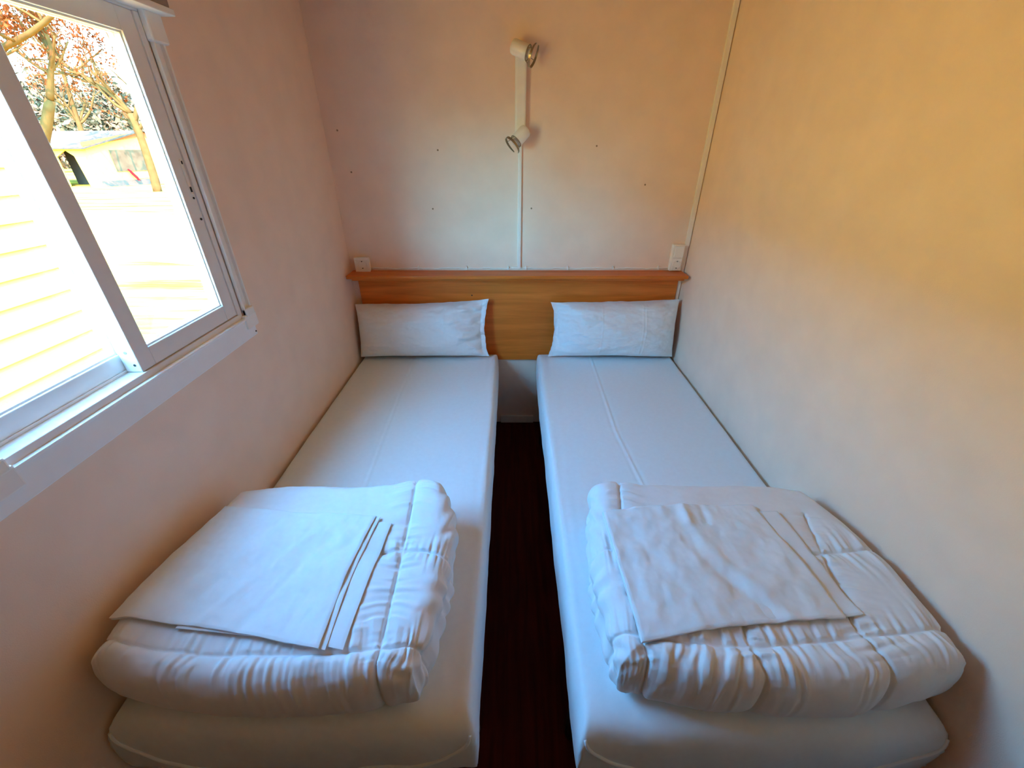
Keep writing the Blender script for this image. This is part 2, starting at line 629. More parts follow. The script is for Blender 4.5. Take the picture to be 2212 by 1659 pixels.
# power cable clipped along the ledge
cab = thing('power_cable', 'thin white cable clipped to the wall just above the headboard ledge', 'cable', (0, YB - .004, 1.01))
pts = []
for i in range(60):
    x = -.76 + i * (1.63 / 59)
    pts.append((x, YB - .0045, 1.0125 + .0018 * math.sin(i * .9) + .0012 * math.sin(i * 2.3)))
own(tube('cable_run', pts, .0032, M_TRIM, None, 6), cab)
for x in (-.505, -.245, -.02, .075, .30, .545, .79):
    own(boxes('cable_clip', [((x - .004, YB - .010, 1.007), (x + .004, YB, 1.020)), ((x - .0025, YB - .008, 1.02), (x + .0025, YB, 1.026))], M_TRIM, None, .0012), cab)

# vertical conduit below the wall lamp
cv = thing('lamp_conduit', 'narrow white cable duct from the wall lamp down to the headboard', 'conduit', (.038, YB, 1.015))
dct = own(box('duct', (.029, YB - .011, 1.012), (.047, YB, 1.60), M_TRIM, None, .0015), cv)
sub(box('duct_cover', (.0315, YB - .0125, 1.012), (.0445, YB - .010, 1.60), M_TRIM, None, .001), dct)
own(boxes('duct_foot', [((-.002, YB - .010, 1.010), (.052, YB, 1.021))], M_TRIM, None, .002), cv)

# ------------------------------------------------------------------ wall lamp
lamp = thing('wall_lamp', 'cream two-armed wall spotlight on the back wall with empty ring holders', 'lamp', (.038, YB, 1.60))
bm = bmesh.new()
add_box(bm, (.013, YB - .032, 1.615), (.063, YB - .001, 1.955), .009, 4)
own(bm_obj('mounting_bar', bm, M_LAMP, None, True), lamp)
lamp.children[-1].data.polygons.foreach_set('use_smooth', [False] * len(lamp.children[-1].data.polygons))


def spot(c, d, L, ring_r):
    c = Vector(c); d = Vector(d).normalized()
    u = d.cross(Vector((0, 1, .3))).normalized(); w = d.cross(u).normalized()
    def lathe(name, prof, mat, seg=28):
        V = []; F = []
        for (s, r) in prof:
            for k in range(seg):
                a = 2 * math.pi * k / seg
                V.append(c + d * s + (u * math.cos(a) + w * math.sin(a)) * r)
        n = len(prof)
        for i in range(n - 1):
            for k in range(seg):
                F.append((i * seg + k, i * seg + (k + 1) % seg, (i + 1) * seg + (k + 1) % seg, (i + 1) * seg + k))
        return own(mesh_obj(name, V, F, mat, None, True), lamp)
    head = lathe('spot_head', [(-.028, 0), (-.0275, .018), (-.024, .025), (-.016, .0285), (L, .0285), (L + .002, .0275), (L + .002, .022), (L - .004, .021), (L - .004, 0)], M_LAMP)
    sub(lathe('bulb', [(L - .004, .012), (L + .008, .016), (L + .016, .020), (L + .018, .014), (L + .019, 0)], M_BULB), head)
    def arc(name, s, r, a0, a1, rr, closed=False):
        n = 40
        p = [c + d * s + (u * math.cos(a0 + (a1 - a0) * i / (n - 1)) + w * math.sin(a0 + (a1 - a0) * i / (n - 1))) * r for i in range(n)]
        return sub(tube(name, p, rr, M_CHROME, None, 6), head)
    arc('inner_ring', L + .003, .0285, 0, 2 * math.pi * .999, .0018)
    # open outer ring: a flat metal band in a C
    n = 44; V = []; F = []
    a0, a1 = .25, 2 * math.pi - .65
    for i in range(n):
        a = a0 + (a1 - a0) * i / (n - 1)
        e = u * math.cos(a) + w * math.sin(a)
        wd = .0105 * (math.sin(math.pi * i / (n - 1)) ** .5 * .75 + .25)
        for (s, r) in ((L + .032 - wd, ring_r - .001), (L + .032, ring_r - .001), (L + .032, ring_r + .0012), (L + .032 - wd, ring_r + .0012)):
            V.append(c + d * s + e * r)
    for i in range(n - 1):
        for k in range(4):
            F.append((i * 4 + k, i * 4 + (k + 1) % 4, (i + 1) * 4 + (k + 1) % 4, (i + 1) * 4 + k))
    F.append((0, 1, 2, 3)); F.append((4 * n - 1, 4 * n - 2, 4 * n - 3, 4 * n - 4))
    sub(mesh_obj('outer_ring', V, F, M_CHROME), head)
    for a in (.9, 2.6, 4.2):
        e = u * math.cos(a) + w * math.sin(a)
        sub(tube('ring_strut', [c + d * (L + .003) + e * .0285, c + d * (L + .030) + e * ring_r], .0014, M_CHROME, None, 6), head)


spot((.024, YB - .060, 1.938), (.90, -.28, -.36), .045, .043)
spot((.048, YB - .060, 1.632), (-.62, -.30, -.60), .040, .040)
bm = bmesh.new()
cyl(bm, (.036, YB - .03, 1.938), (.030, YB - .062, 1.938), .020, seg=20)
own(bm_obj('swivel_joint', bm, M_LAMP, None, True), lamp)
bm = bmesh.new()
cyl(bm, (.038, YB - .03, 1.634), (.044, YB - .062, 1.634), .020, seg=20)
own(bm_obj('swivel_joint', bm, M_LAMP, None, True), lamp)


# ------------------------------------------------------------------ sockets
def ring_plate(bm, c, r0, r1, y0, y1, seg=28):
    pass


def socket_insert(parent, cx, cz, y, s=1.0):
    bm = bmesh.new()
    # recessed round well: rim ring
    seg = 28
    prof = [(.0225 * s, 0), (.0225 * s, -.0025), (.0205 * s, -.0025), (.0195 * s, .0), (.0190 * s, .006), (0, .006)]
    V = []; F = []
    for (r, dy) in prof:
        for k in range(seg):
            a = 2 * math.pi * k / seg
            V.append((cx + r * math.cos(a), y + dy, cz + r * math.sin(a)))
    for i in range(len(prof) - 1):
        for k in range(seg):
            F.append((i * seg + k, i * seg + (k + 1) % seg, (i + 1) * seg + (k + 1) % seg, (i + 1) * seg + k))
    well = own(mesh_obj('socket_well', V, F, M_PLASTIC, None, True), parent)
    for dx in (-.0095, .0095):
        b = bmesh.new()
        cyl(b, (cx + dx * s, y + .0040, cz), (cx + dx * s, y + .007, cz), .0040, seg=12)
        sub(bm_obj('pin_hole', b, M_DARK), well)
    for dz in (-.0185, .0185):
        sub(box('earth_clip', (cx - .003, y - .002, cz + dz - .003), (cx + .003, y + .005, cz + dz + .003), M_DARK, None, .0008), well)


sk = thing('wall_socket', 'single cream power socket on the back wall above the left pillow', 'socket', (-.797, YB, 1.037))
own(box('back_box', (-.833, YB - .026, 1.001), (-.761, YB, 1.073), M_PLASTIC, None, .004, 3), sk)
own(boxes('face_frame', [((-.836, YB - .034, .999), (-.758, YB - .026, 1.0125)), ((-.836, YB - .034, 1.0615), (-.758, YB - .026, 1.076)),
                         ((-.836, YB - .034, 1.0125), (-.8225, YB - .026, 1.0615)), ((-.7715, YB - .034, 1.0125), (-.758, YB - .026, 1.0615))], M_PLASTIC, None, .002), sk)
own(box('face_insert', (-.823, YB - .030, 1.012), (-.771, YB - .026, 1.062), M_PLASTIC, None, .001), sk)
socket_insert(sk, -.797, 1.037, YB - .0305)

sw = thing('switch_socket', 'cream light switch above a power socket beside the right corner', 'switch', (.876, YB, 1.07))
own(box('back_box', (.842, YB - .028, 1.004), (.906, YB, 1.140), M_PLASTIC, None, .004, 3), sw)
own(box('switch_rocker', (.850, YB - .037, 1.076), (.900, YB - .027, 1.134), M_PLASTIC, None, .003, 3), sw)
own(box('socket_face', (.850, YB - .033, 1.008), (.900, YB - .027, 1.070), M_PLASTIC, None, .002), sw)
socket_insert(sw, .875, 1.038, YB - .0335, .95)


# ------------------------------------------------------------------ soft slabs (mattress, duvet)
def soft_slab(name, fun, H, z0, rin, n, mat, parent, disp=None, top=None, ex=2.2, top_share=.64, rnd=.015):
    """closed soft body: flat top that rolls over the rim to the underside.
    fun(a,b) plan outline map, H height field f(a,b), disp(U,V,theta,sector,a,b) normal displacement"""
    nu, nv = n
    a = np.linspace(-1, 1, nu)[:, None] * np.ones((1, nv)); b = np.ones((nu, 1)) * np.linspace(-1, 1, nv)[None, :]
    m = np.maximum(np.abs(a), np.abs(b)); mm = np.maximum(m, 1e-6)
    th = np.clip((m - top_share) / (1 - top_share), 0, 1)       # 0 top rim .. 1 underside
    ang = (0.5 - th) * math.pi                                   # 90deg .. -90deg
    ce = np.abs(np.cos(ang)) ** (2 / ex); se = np.sign(np.sin(ang)) * np.abs(np.sin(ang)) ** (2 / ex)
    q = np.where(m < top_share, m / top_share * (1 - rin), 1 - rin + rin * ce)
    A = a / mm * q; B = b / mm * q
    A, B = A * np.sqrt(1 - rnd * B ** 2), B * np.sqrt(1 - rnd * A ** 2)
    P = fun(A, B)
    h = H(A, B) if callable(H) else np.full_like(a, H)
    z = z0 + h / 2 + h / 2 * np.where(m < top_share, 1, se)
    G = np.stack([P[..., 0], P[..., 1], z], -1)
    N = grid_normals(G)
    if N[nu // 2, nv // 2, 2] < 0:
        N = -N
    # unrolled coordinates
    ext = np.where(th > 0, th * (h * 1.25), 0)
    k = np.clip((np.abs(b) / (np.abs(a) + np.abs(b) + 1e-9) - .43) / .14, 0, 1)
    fr = k * k * (3 - 2 * k)                     # 1 on front/back, 0 on the sides
    U = P[..., 0] + (1 - fr) * np.sign(a) * ext
    V = P[..., 1] + fr * np.sign(b) * ext
    if disp is not None:
        d = disp(U, V, th, fr, a, b)
        G = G + N * d[..., None]
    verts = G.reshape(-1, 3)
    F = grid_faces(nu, nv)
    # close the underside
    rim = [i * nv for i in range(nu)] + [(nu - 1) * nv + j for j in range(1, nv)] + [i * nv + nv - 1 for i in range(nu - 2, -1, -1)] + [j for j in range(nv - 2, 0, -1)]
    c = len(verts)
    cen = verts[rim].mean(0)
    verts = np.vstack([verts, cen])
    Fl = [tuple(f) for f in F] + [(rim[i], rim[(i + 1) % len(rim)], c) for i in range(len(rim))]
    o = mesh_obj(name, verts, Fl, mat, None, True)
    if parent is not None:
        own(o, parent)
    return o, verts, Fl


def rect_fun(x0, x1, y0, y1):
    return lambda a, b: np.stack([x0 + (a + 1) / 2 * (x1 - x0), y0 + (b + 1) / 2 * (y1 - y0)], -1)


def seg_dist(px, py, pts):
    """distance to a polyline and coordinate along it"""
    D = np.full(px.shape, 9.0); S = np.zeros(px.shape); acc = 0
    for (x0, y0), (x1, y1) in zip(pts[:-1], pts[1:]):
        dx, dy = x1 - x0, y1 - y0; L = math.hypot(dx, dy)
        t = np.clip(((px - x0) * dx + (py - y0) * dy) / L ** 2, 0, 1)
        d = np.hypot(px - x0 - t * dx, py - y0 - t * dy)
        k = d < D
        D = np.where(k, d, D); S = np.where(k, acc + t * L, S); acc += L
    return D, S


# ------------------------------------------------------------------ mattresses
MT = .225


def make_mattress(label, x0, x1, y0, y1, crease, seedx, outer):
    t = thing('mattress', label, 'mattress', ((x0 + x1) / 2, (y0 + y1) / 2, BT - MT), 'twin single mattresses')

    def H(a, b):
        return np.full_like(a, MT) - .008 * np.clip(-b - .9, 0, 1) * 4

    def disp(U, V, th, fr, a, b):
        D, S = seg_dist(U, V, crease)
        d = .0022 * np.exp(-(D / .005) ** 2) - .0012 * np.exp(-((D - .010) / .006) ** 2)
        d = d * (th <= 0)
        d += .0012 * fbm(U * 5 + seedx, V * 3) + .0007 * fbm(U * 16, V * 5 + seedx)
        # long soft ripples near the inner long edge
        d += .0008 * np.sin(U * 160 + 6 * fbm(U * 3, V * 2)) * np.exp(-np.abs(U - (x1 if outer < 0 else x0)) / .06) * (th <= 0)
        side = np.sin(np.pi * th) * (th > 0)
        d += side * (.004 * fbm(U * 4 + 3, V * 4 + seedx) + .0025 * fbm(U * 13 + 3, V * 9 + seedx))
        # sagging drape puckers on the foot face
        foot = side * fr * (b < 0)
        d += foot * (.006 * vnoise(U * 9 + seedx, th * 3))
        return d
    o, V, F = soft_slab('fitted_sheet', rect_fun(x0, x1, y0, y1), H, BT - MT, .075, (170, 260), M_SHEET, t, disp, ex=3.2, top_share=.80)
    # curved elastic hem seams swinging down from the two foot corners, lying on the cloth
    tree = BVHTree.FromPolygons([Vector(v) for v in V], F)
    for s in (-1, 1):
        cx = x0 + .012 if s < 0 else x1 - .012
        p = []
        for i in range(30):
            k = i / 29
            x = cx - s * (.34 * k ** 1.5); z = BT - .030 - .15 * (1 - (1 - k) ** 2.0)
            h = tree.ray_cast(Vector((x, -1, z)), Vector((0, 1, 0)))
            y = h[0].y if h[0] is not None else y0 + .02
            p.append((x, y - .0005, z))
        sub(tube('hem_seam', p, [.0035 + .0015 * math.sin(math.pi * i / 29) for i in range(30)], M_SHEET, None, 8), o)
    return t, V, F


mL = make_mattress('single mattress in white sheet on the left, below the window', XL + .006, -.077, .372, 2.222, [(-.555, 2.2), (-.549, 1.733), (-.522, 1.039), (-.51, .5)], 1.7, -1)
mR = make_mattress('single mattress in white sheet on the right, against the plain wall', .142, XR - .006, .362, 2.222, [(.452, 2.2), (.452, 2.03), (.443, 1.428), (.473, 1.05), (.48, .5)], 8.2, 1)


def make_frame(label, x0, x1, y0, y1):
    t = thing('bed_frame', label, 'bed frame', ((x0 + x1) / 2, (y0 + y1) / 2, 0), 'twin bed frames')
    z1 = BT - MT
    for xa in (x0 + .02, x1 - .05):
        own(box('side_rail', (xa, y0 + .03, z1 - .049), (xa + .03, y1 - .02, z1 - .014), M_STEEL, None, .003), t)
    for ya in (y0 + .03, y1 - .05):
        own(box('end_rail', (x0 + .05, ya, z1 - .049), (x1 - .05, ya + .03, z1 - .014), M_STEEL, None, .003), t)
    own(box('platform', (x0 + .02, y0 + .03, z1 - .014), (x1 - .02, y1 - .02, z1 - .006), M_STEEL), t)
    for xa in (x0 + .035, x1 - .035):
        for ya in (y0 + .20, y1 - .20):
            bm = bmesh.new()
            cyl(bm, (xa, ya, 0), (xa, ya, z1 - .048), .019, seg=16)
            own(bm_obj('leg', bm, M_STEEL, None, True), t)
    return t


make_frame('dark metal bed frame under the left mattress', XL + .012, -.083, .38, 2.215)
make_frame('dark metal bed frame under the right mattress', .148, XR - .012, .37, 2.215)


# ------------------------------------------------------------------ pillows
def make_pillow(label, BL, BR, TL, TR, T, flap, seed, loc):
    t = thing('pillow', label, 'pillow', loc, 'pillows leaning on the headboard')
    nu, nv = 200, 120
    s = np.linspace(-1, 1, nu)[:, None] * np.ones((1, nv)); v = np.ones((nu, 1)) * np.linspace(-1, 1, nv)[None, :]
    BL, BR, TL, TR = map(np.array, (BL, BR, TL, TR))
    # pinch of the outline between the corners
    s2 = s * (1 - np.where(s * flap > 0, .075, .03) * (1 - v ** 2) * np.abs(s) ** 3)
    v2 = v * (1 - .05 * (1 - s ** 2) * np.abs(v) ** 3) + .05 * np.clip(v, 0, 1) ** 2 * fbm(s * 2.6 + seed, v * .5) + .015 * np.clip(-v, 0, 1) ** 2 * fbm(s * 2.2 + seed, v * .5)
    # the open end of the case is ragged
    e = (s * flap > .85)
    s2 = s2 + flap * .02 * np.clip((s * flap - .6) / .4, 0, 1) * fbm(v * 3 + seed, s * 0 + 2.2)
    uu = ((s2 + 1) / 2)[..., None]; vv = ((v2 + 1) / 2)[..., None]
    base = (1 - vv) * ((1 - uu) * BL + uu * BR) + vv * ((1 - uu) * TL + uu * TR)
    ex = (BR - BL); ex = ex / np.linalg.norm(ex)
    ey = (TL - BL); ey = ey / np.linalg.norm(ey)
    nn = np.cross(ex, ey)                       # points towards -Y (front)
    if nn[1] > 0:
        nn = -nn
    sf = s * flap
    es = np.clip((1 - np.abs(s) ** 2.6), 0, 1) ** .55
    es = np.where(sf > .3, np.clip(1 - ((sf - .3) / .62) ** 2.0, 0, 1) ** .9 * np.clip(1 - .3 ** 2.6, 0, 1) ** .55, es)
    ev = np.clip(1 - np.abs(v) ** 2.4, 0, 1) ** .6
    th = T * es * ev
    wr = .013 * fbm(s * 2.6 + seed, v * 2.2) + .006 * fbm(s * 6 + seed, v * 5)
    # tension folds fanning in from the open end
    fold = np.clip((sf - .45) / .55, 0, 1) ** 1.0
    wr = wr + fold * .013 * np.sin(7.5 * (v + .9 * (1 - sf)) + 3 * vnoise(s * 3 + seed, v * 2)) * (1 - .4 * np.abs(v)) + fold * .009 * vnoise(s * 9 + seed, v * 7)
    # ripples along the top edge
    wr = wr + np.exp(-((1 - v) / .4) ** 2) * .010 * vnoise(s * 5 + seed, v * 3 + 9)
    # ironed vertical creases
    for c in ((.36,) if seed < 5 else (-.22, .40, .45)):
        wr = wr + .0022 * np.exp(-((s - c) / .008) ** 2)
    edge = np.minimum(1 - np.abs(s), 1 - np.abs(v)) > 1e-6
    prox = np.clip(np.minimum(1 - np.abs(s), 1 - np.abs(v)) / .12, 0, 1)
    front = base + nn * (th * 1.15 + .0015 + wr * (.35 + .65 * prox))[..., None]
    back = base - nn * (th * .55 + .0015)[..., None]
    Vf = front.reshape(-1, 3); Vb = back.reshape(-1, 3)
    F = grid_faces(nu, nv); Fb = F[:, ::-1] + len(Vf)
    rim = [i * nv for i in range(nu)] + [(nu - 1) * nv + j for j in range(1, nv)] + [i * nv + nv - 1 for i in range(nu - 2, -1, -1)] + [j for j in range(nv - 2, 0, -1)]
    Fr = [(rim[i], rim[(i + 1) % len(rim)], rim[(i + 1) % len(rim)] + len(Vf), rim[i] + len(Vf)) for i in range(len(rim))]
    o = mesh_obj('pillowcase', np.vstack([Vf, Vb]), [tuple(f) for f in F] + [tuple(f) for f in Fb] + Fr, M_PILLOW, None, True)
    own(o, t)
    # stitched hem along the open end
    k = [(i) for i in range(4, nv - 4, 3)]
    row = int((nu - 1) * (.5 + flap * .49))
    sub(tube('hem', [tuple(front[row, i]) for i in k], .0016, M_PILLOW, None, 6), o)
    return t


make_pillow('white pillow leaning on the headboard at the head of the left bed', (-.860, 2.112, .545), (-.128, 2.118, .545), (-.862, 2.178, .832), (-.128, 2.178, .862), .092, 1, 1.3, (-.49, 2.1, .535))
make_pillow('white pillow leaning on the headboard at the head of the right bed', (.205, 2.118, .545), (.912, 2.112, .545), (.214, 2.178, .848), (.914, 2.178, .862), .092, -1, 7.1, (.56, 2.1, .535))


# ------------------------------------------------------------------ duvets
def wrinkle_field(U, V, seams, seed, front, width=.040, freq=105, amp=.0056):
    """puckers running out at right angles from each stitched seam, plus the groove itself"""
    d = np.zeros_like(U)
    Dm = np.full_like(U, 9.)
    for k, pts in enumerate(seams):
        D, S = seg_dist(U, V, pts)
        Dm = np.minimum(Dm, D)
        sgn = vnoise(S * 2 + k * 3 + seed, D * 0)
        reach = width * (1.05 + .6 * vnoise(S * 13 + seed + k * 7, D * 0 + k))
        n1 = vnoise(S * freq + seed + 13 * k + .9 * vnoise(S * 9, D * 12 + k), D * 7 + S * 9 + k)
        n2 = vnoise(S * freq * .45 + seed + 13 * k + .6 * vnoise(S * 7 + 5, D * 10), D * 5 + S * 6 + k + 4)
        along_x = abs(pts[-1][0] - pts[0][0]) > abs(pts[-1][1] - pts[0][1])
        if along_x:
            reach = reach * (1 + 1.3 * front)
            mul = 1 + .35 * front
        else:
            mul = 1 - .9 * front
        d += mul * amp * (n1 * .75 + n2 * .75) * np.exp(-(D / np.maximum(reach, .008)) ** 1.5) * np.clip(D / .006, 0, 1)
    groove = -.0060 * np.exp(-(Dm / .0042) ** 2) - .0060 * np.exp(-(Dm / .020) ** 1.5)
    return d + groove


def make_duvet(label, fun, H, seams, seed, inner, loc, layers=True):
    t = thing('folded_duvet', label, 'duvet', loc, 'folded duvets at the bed feet')

    def disp(U, V, th, fr, a, b):
        front = fr * (b < 0) * np.clip(th / .12, 0, 1)
        d = wrinkle_field(U, V, seams, seed, front) * (1 - (1 - fr) * .45 * np.clip(th / .3, 0, 1))
        d += .006 * fbm(U * 5 + seed, V * 5) + .0022 * fbm(U * 14 + seed, V * 14) 
        if layers:
            # folded layers show as a groove round the inner side
            side = (1 - fr) * (a * inner > 0)
            wob = .50 + .10 * vnoise(V * 6 + seed, V * 0)
            g = np.exp(-((th - wob) / .075) ** 2)
            d += side * (-.014 * g + .004 * np.sin(V * 95 + 4 * vnoise(V * 9, th * 2)) * np.sin(np.pi * th))
            d += fr * (b > 0) * (-.012 * g)
        return np.where(th > .93, np.minimum(d, .0), d)
    o, V, F = soft_slab('duvet_cover', fun, H, BT + .003, .21, (400, 380), M_DUVET, t, disp, ex=2.5, top_share=.58, rnd=.11)
    tree = BVHTree.FromPolygons([Vector(v) for v in V], F)
    return t, tree


funL = coons([(-.862, .416), (-.70, .392), (-.49, .384), (-.29, .390), (-.178, .410)],
             [(-.178, .410), (-.158, .52), (-.146, .70), (-.152, .84), (-.195, .935)],
             [(-.845, .930), (-.70, .950), (-.50, .945), (-.38, .948), (-.27, .965), (-.195, .935)],
             [(-.862, .416), (-.867, .55), (-.866, .75), (-.845, .930)])


def HL(a, b):
    return .174 + .022 * np.exp(-(((a + 1) / .35) ** 2 + ((b + .9) / .7) ** 2)) - .010 * (a + 1) / 2 + .022 * np.exp(-(((a - .78) / .3) ** 2 + ((b - .85) / .45) ** 2)) - .012 * np.clip(b, 0, 1) * np.clip(-a + .4, 0, 1)


seamsL = [[(-.300, 1.3), (-.288, .93), (-.278, .69), (-.270, .46), (-.255, .10)],
          [(-1.1, .462), (-.84, .462), (-.62, .446), (-.38, .448), (-.27, .462), (-.10, .462), (.2, .46)],
          [(-.60, .70), (-.33, .69), (-.278, .70), (-.19, .69), (.2, .66)]]
dL, treeL = make_duvet('folded white quilted duvet at the foot of the left bed', funL, HL, seamsL, 2.3, 1, (-.5, .67, BT))

funR = coons([(.196, .425), (.35, .394), (.53, .384), (.72, .384), (.920, .412)],
             [(.920, .412), (.928, .55), (.927, .72), (.905, .940)],
             [(.215, .930), (.31, .962), (.42, .945), (.58, .940), (.76, .955), (.905, .940)],
             [(.196, .425), (.190, .55), (.196, .72), (.215, .930)])


def HR(a, b):
    return .184 + .010 * np.exp(-(((a - 1) / .35) ** 2 + ((b + .8) / .7) ** 2)) + .006 * a - .030 * np.clip(b, 0, 1) ** 1.5 * np.clip(a + .2, 0, 1.2) + .006 * np.exp(-(((a + .7) / .3) ** 2 + ((b - .8) / .3) ** 2))


seamsR = [[(.330, 1.3), (.318, .92), (.285, .70), (.262, .455), (.250, .10)],
          [(.52, .62), (.478, .470), (.492, .35), (.49, .10)],
          [(.80, .80), (.715, .50), (.735, .37), (.735, .10)],
          [(-.1, .488), (.19, .483), (.262, .474), (.43, .458), (.50, .456), (.71, .472), (.91, .484), (1.2, .49)],
          [(-.1, .66), (.19, .69), (.27, .69)],
          [(.60, .675), (.72, .668), (.90, .682), (1.2, .70)]]
dR, treeR = make_duvet('folded white quilted duvet at the foot of the right bed', funR, HR, seamsR, 5.9, -1, (.56, .67, BT))


# ------------------------------------------------------------------ folded sheets on the duvets
def drape_height(tree, P, pad):
    Z = np.zeros(P.shape[:2])
    for i in range(P.shape[0]):
        for j in range(P.shape[1]):
            h = tree.ray_cast(Vector((P[i, j, 0], P[i, j, 1], 1.4)), Vector((0, 0, -1)))
            Z[i, j] = h[0].z if h[0] is not None else BT
    return Z


def sheet_layer(name, parent, tree, fun, lift, thick, seed, n=(110, 90), wr=0.0, folds=()):
    nu, nv = n
    a = np.linspace(-1, 1, nu)[:, None] * np.ones((1, nv)); b = np.ones((nu, 1)) * np.linspace(-1, 1, nv)[None, :]
    P = fun(a, b)
    Z0 = drape_height(tree, P, 0)
    Z = bump_obj(Z0, 60)
    Z = bump_obj(np.maximum(Z, Z0 - .0005), 12)
    Z = np.maximum(Z, Z0 - .002)
    Z = bump_obj(Z, 3) + lift
    d = wr * (.0022 * fbm(a * 3 + seed, b * 2.5) + .0009 * fbm(a * 9 + seed, b * 4))
    for (pts, am, w) in folds:
        D, S = seg_dist(a, b, pts)
        d = d + am * np.exp(-(D / w) ** 2)
    Z = Z + d
    bot = np.stack([P[..., 0], P[..., 1], Z], -1).reshape(-1, 3)
    # rounded folded edge: the top is pulled in a touch
    m = np.maximum(np.abs(a), np.abs(b))
    inset = np.clip((m - .985) / .015, 0, 1)
    top = np.stack([P[..., 0], P[..., 1], Z + thick * (1 - .35 * inset ** 2)], -1).reshape(-1, 3)
    F = grid_faces(nu, nv)
    rim = [i * nv for i in range(nu)] + [(nu - 1) * nv + j for j in range(1, nv)] + [i * nv + nv - 1 for i in range(nu - 2, -1, -1)] + [j for j in range(nv - 2, 0, -1)]
    k = len(top)
    Fr = [(rim[i], rim[(i + 1) % len(rim)], rim[(i + 1) % len(rim)] + k, rim[i] + k) for i in range(len(rim))]
    o = mesh_obj(name, np.vstack([top, bot]), [tuple(f) for f in F] + [tuple(f[::-1] + k) for f in F] + Fr, M_FOLD, None, True)
    o.data.set_sharp_from_angle(angle=R(50))
    own(o, parent)
    return o


def quad_fun(FL, FR, BR, BL, bow=(0, 0, 0, 0)):
    FL, FR, BR, BL = map(np.array, (FL, FR, BR, BL))
    def mid(p, q, k):
        d = q - p
        return (p + q) / 2 + np.array([-d[1], d[0]]) * k
    return coons([FL, mid(FL, FR, bow[0]), FR], [FR, mid(FR, BR, bow[1]), BR], [BL, mid(BL, BR, bow[2]), BR], [FL, mid(FL, BL, bow[3]), BL])


sL = thing('folded_sheet', 'folded white sheet lying on the left duvet', 'sheet', (-.58, .63, .70), 'folded sheets on the duvets')
lo_L = quad_fun((-.848, .508), (-.341, .453), (-.324, .775), (-.795, .822), (.02, .01, -.01, 0))
hi_L = quad_fun((-.848, .506), (-.386, .449), (-.369, .792), (-.797, .824), (.02, .03, -.01, 0))
md_L = quad_fun((-.700, .490), (-.374, .449), (-.358, .792), (-.690, .815), (.02, .03, -.01, 0))
sheet_layer('bottom_fold', sL, treeL, lo_L, .003, .0035, 1.1)
sheet_layer('middle_fold', sL, treeL, md_L, .0075, .003, 2.1, wr=1)
sheet_layer('top_fold', sL, treeL, hi_L, .0115, .0045, 1.1, wr=1.6, folds=[([(-.2, -1), (.35, .5)], .0012, .05), ([(.2, -1), (.6, .6)], -.0012, .05), ([(-.6, -.9), (-.2, .2)], .001, .06)])

sR = thing('folded_sheet', 'folded white sheet lying on the right duvet', 'sheet', (.5, .65, .70), 'folded sheets on the duvets')
lo_R = quad_fun((.262, .462), (.742, .512), (.724, .802), (.246, .800), (.02, .0, .0, 0))
hi_R = quad_fun((.262, .460), (.700, .504), (.664, .822), (.248, .802), (.02, -.01, .02, 0))
sheet_layer('bottom_fold', sR, treeR, lo_R, .003, .005, 3.1)
sheet_layer('top_fold', sR, treeR, hi_R, .0085, .0065, 4.1, wr=2.2,
            folds=[([(.35, -1), (-.05, 0), (-.15, .75)], -.006, .09), ([(.5, -1), (.1, 0), (.0, .8)], .003, .07), ([(.05, .95), (.0, .6)], .006, .06), ([(-.25, .9), (-.1, .4)], .004, .08),
                   ([(-.7, .9), (-.65, .2), (-.3, -.8)], -.0025, .10), ([(.3, .95), (.25, .6)], -.004, .05)])

# ------------------------------------------------------------------ outdoors
GZ = -.40
structure(box('ground', (-120, -60, GZ - .2), (60, 120, GZ), M_GROUND), 'sunlit dry earth outside the window')
# pale road running past
def road_pt(x, y): return (x, y)
ra, rb = Vector((-14.3, 14.8)), Vector((-10.5, 14.3)); rc, rd = Vector((-8.6, 8.95)), Vector((-6.95, 9.4))
dirn = Vector((-.96, .28)).normalized()
pc = Vector((-9.9, 11.8)); nrm = Vector((-dirn.y, dirn.x))
hw = 2.55
V = []
for s in (-60, 60):
    for w_ in (-hw, hw):
        p = pc + dirn * s + nrm * w_
        V.append((p.x, p.y, GZ + .012)); V.append((p.x, p.y, GZ - .05))
F = [(0, 2, 6, 4), (1, 5, 7, 3), (0, 1, 3, 2), (4, 6, 7, 5), (0, 4, 5, 1), (2, 3, 7, 6)]
structure(mesh_obj('road', V, F, M_ROAD), 'pale sunlit road beyond the dry earth')

# neighbouring mobile home with lap siding
NX, NY0, NY1, NZ0, NZ1 = -3.9, -2.4, 3.87, GZ, 2.42
nh = thing('mobile_home', 'cream lap-sided mobile home seen through the left window pane', 'building', (NX - 1.6, -.8, GZ))
own(box('core', (NX - 3.3, NY0, NZ0), (NX - .03, NY1 - .02, NZ1 - .02), M_SIDING), nh)
k0 = int(math.floor((NZ0 + .1 - 1.635) / .19))
zz = 1.635 + .19 * k0
bd_me = None
while zz < NZ1 - .05:
    top = min(zz + .2, NZ1 - .01)
    if bd_me is None:
        # a lap board: thin at the top, thick and proud at the bottom
        V = [(-.026, 0, .2), (-.018, 0, .2), (.004, 0, .006), (.004, 0, 0), (-.026, 0, 0)]
        V = V + [(x, NY1 - NY0, z) for x, _, z in V]
        F = [(4, 3, 2, 1, 0), (5, 6, 7, 8, 9)] + [(i, (i + 1) % 5, 5 + (i + 1) % 5, 5 + i) for i in range(5)]
        bd = mesh_obj('siding_board', V, F, M_SIDING)
        bd_me = bd.data
    else:
        bd = link(bpy.data.objects.new('siding_board', bd_me))
    bd.location = (NX, NY0, zz)
    own(bd, nh)
    zz += .19
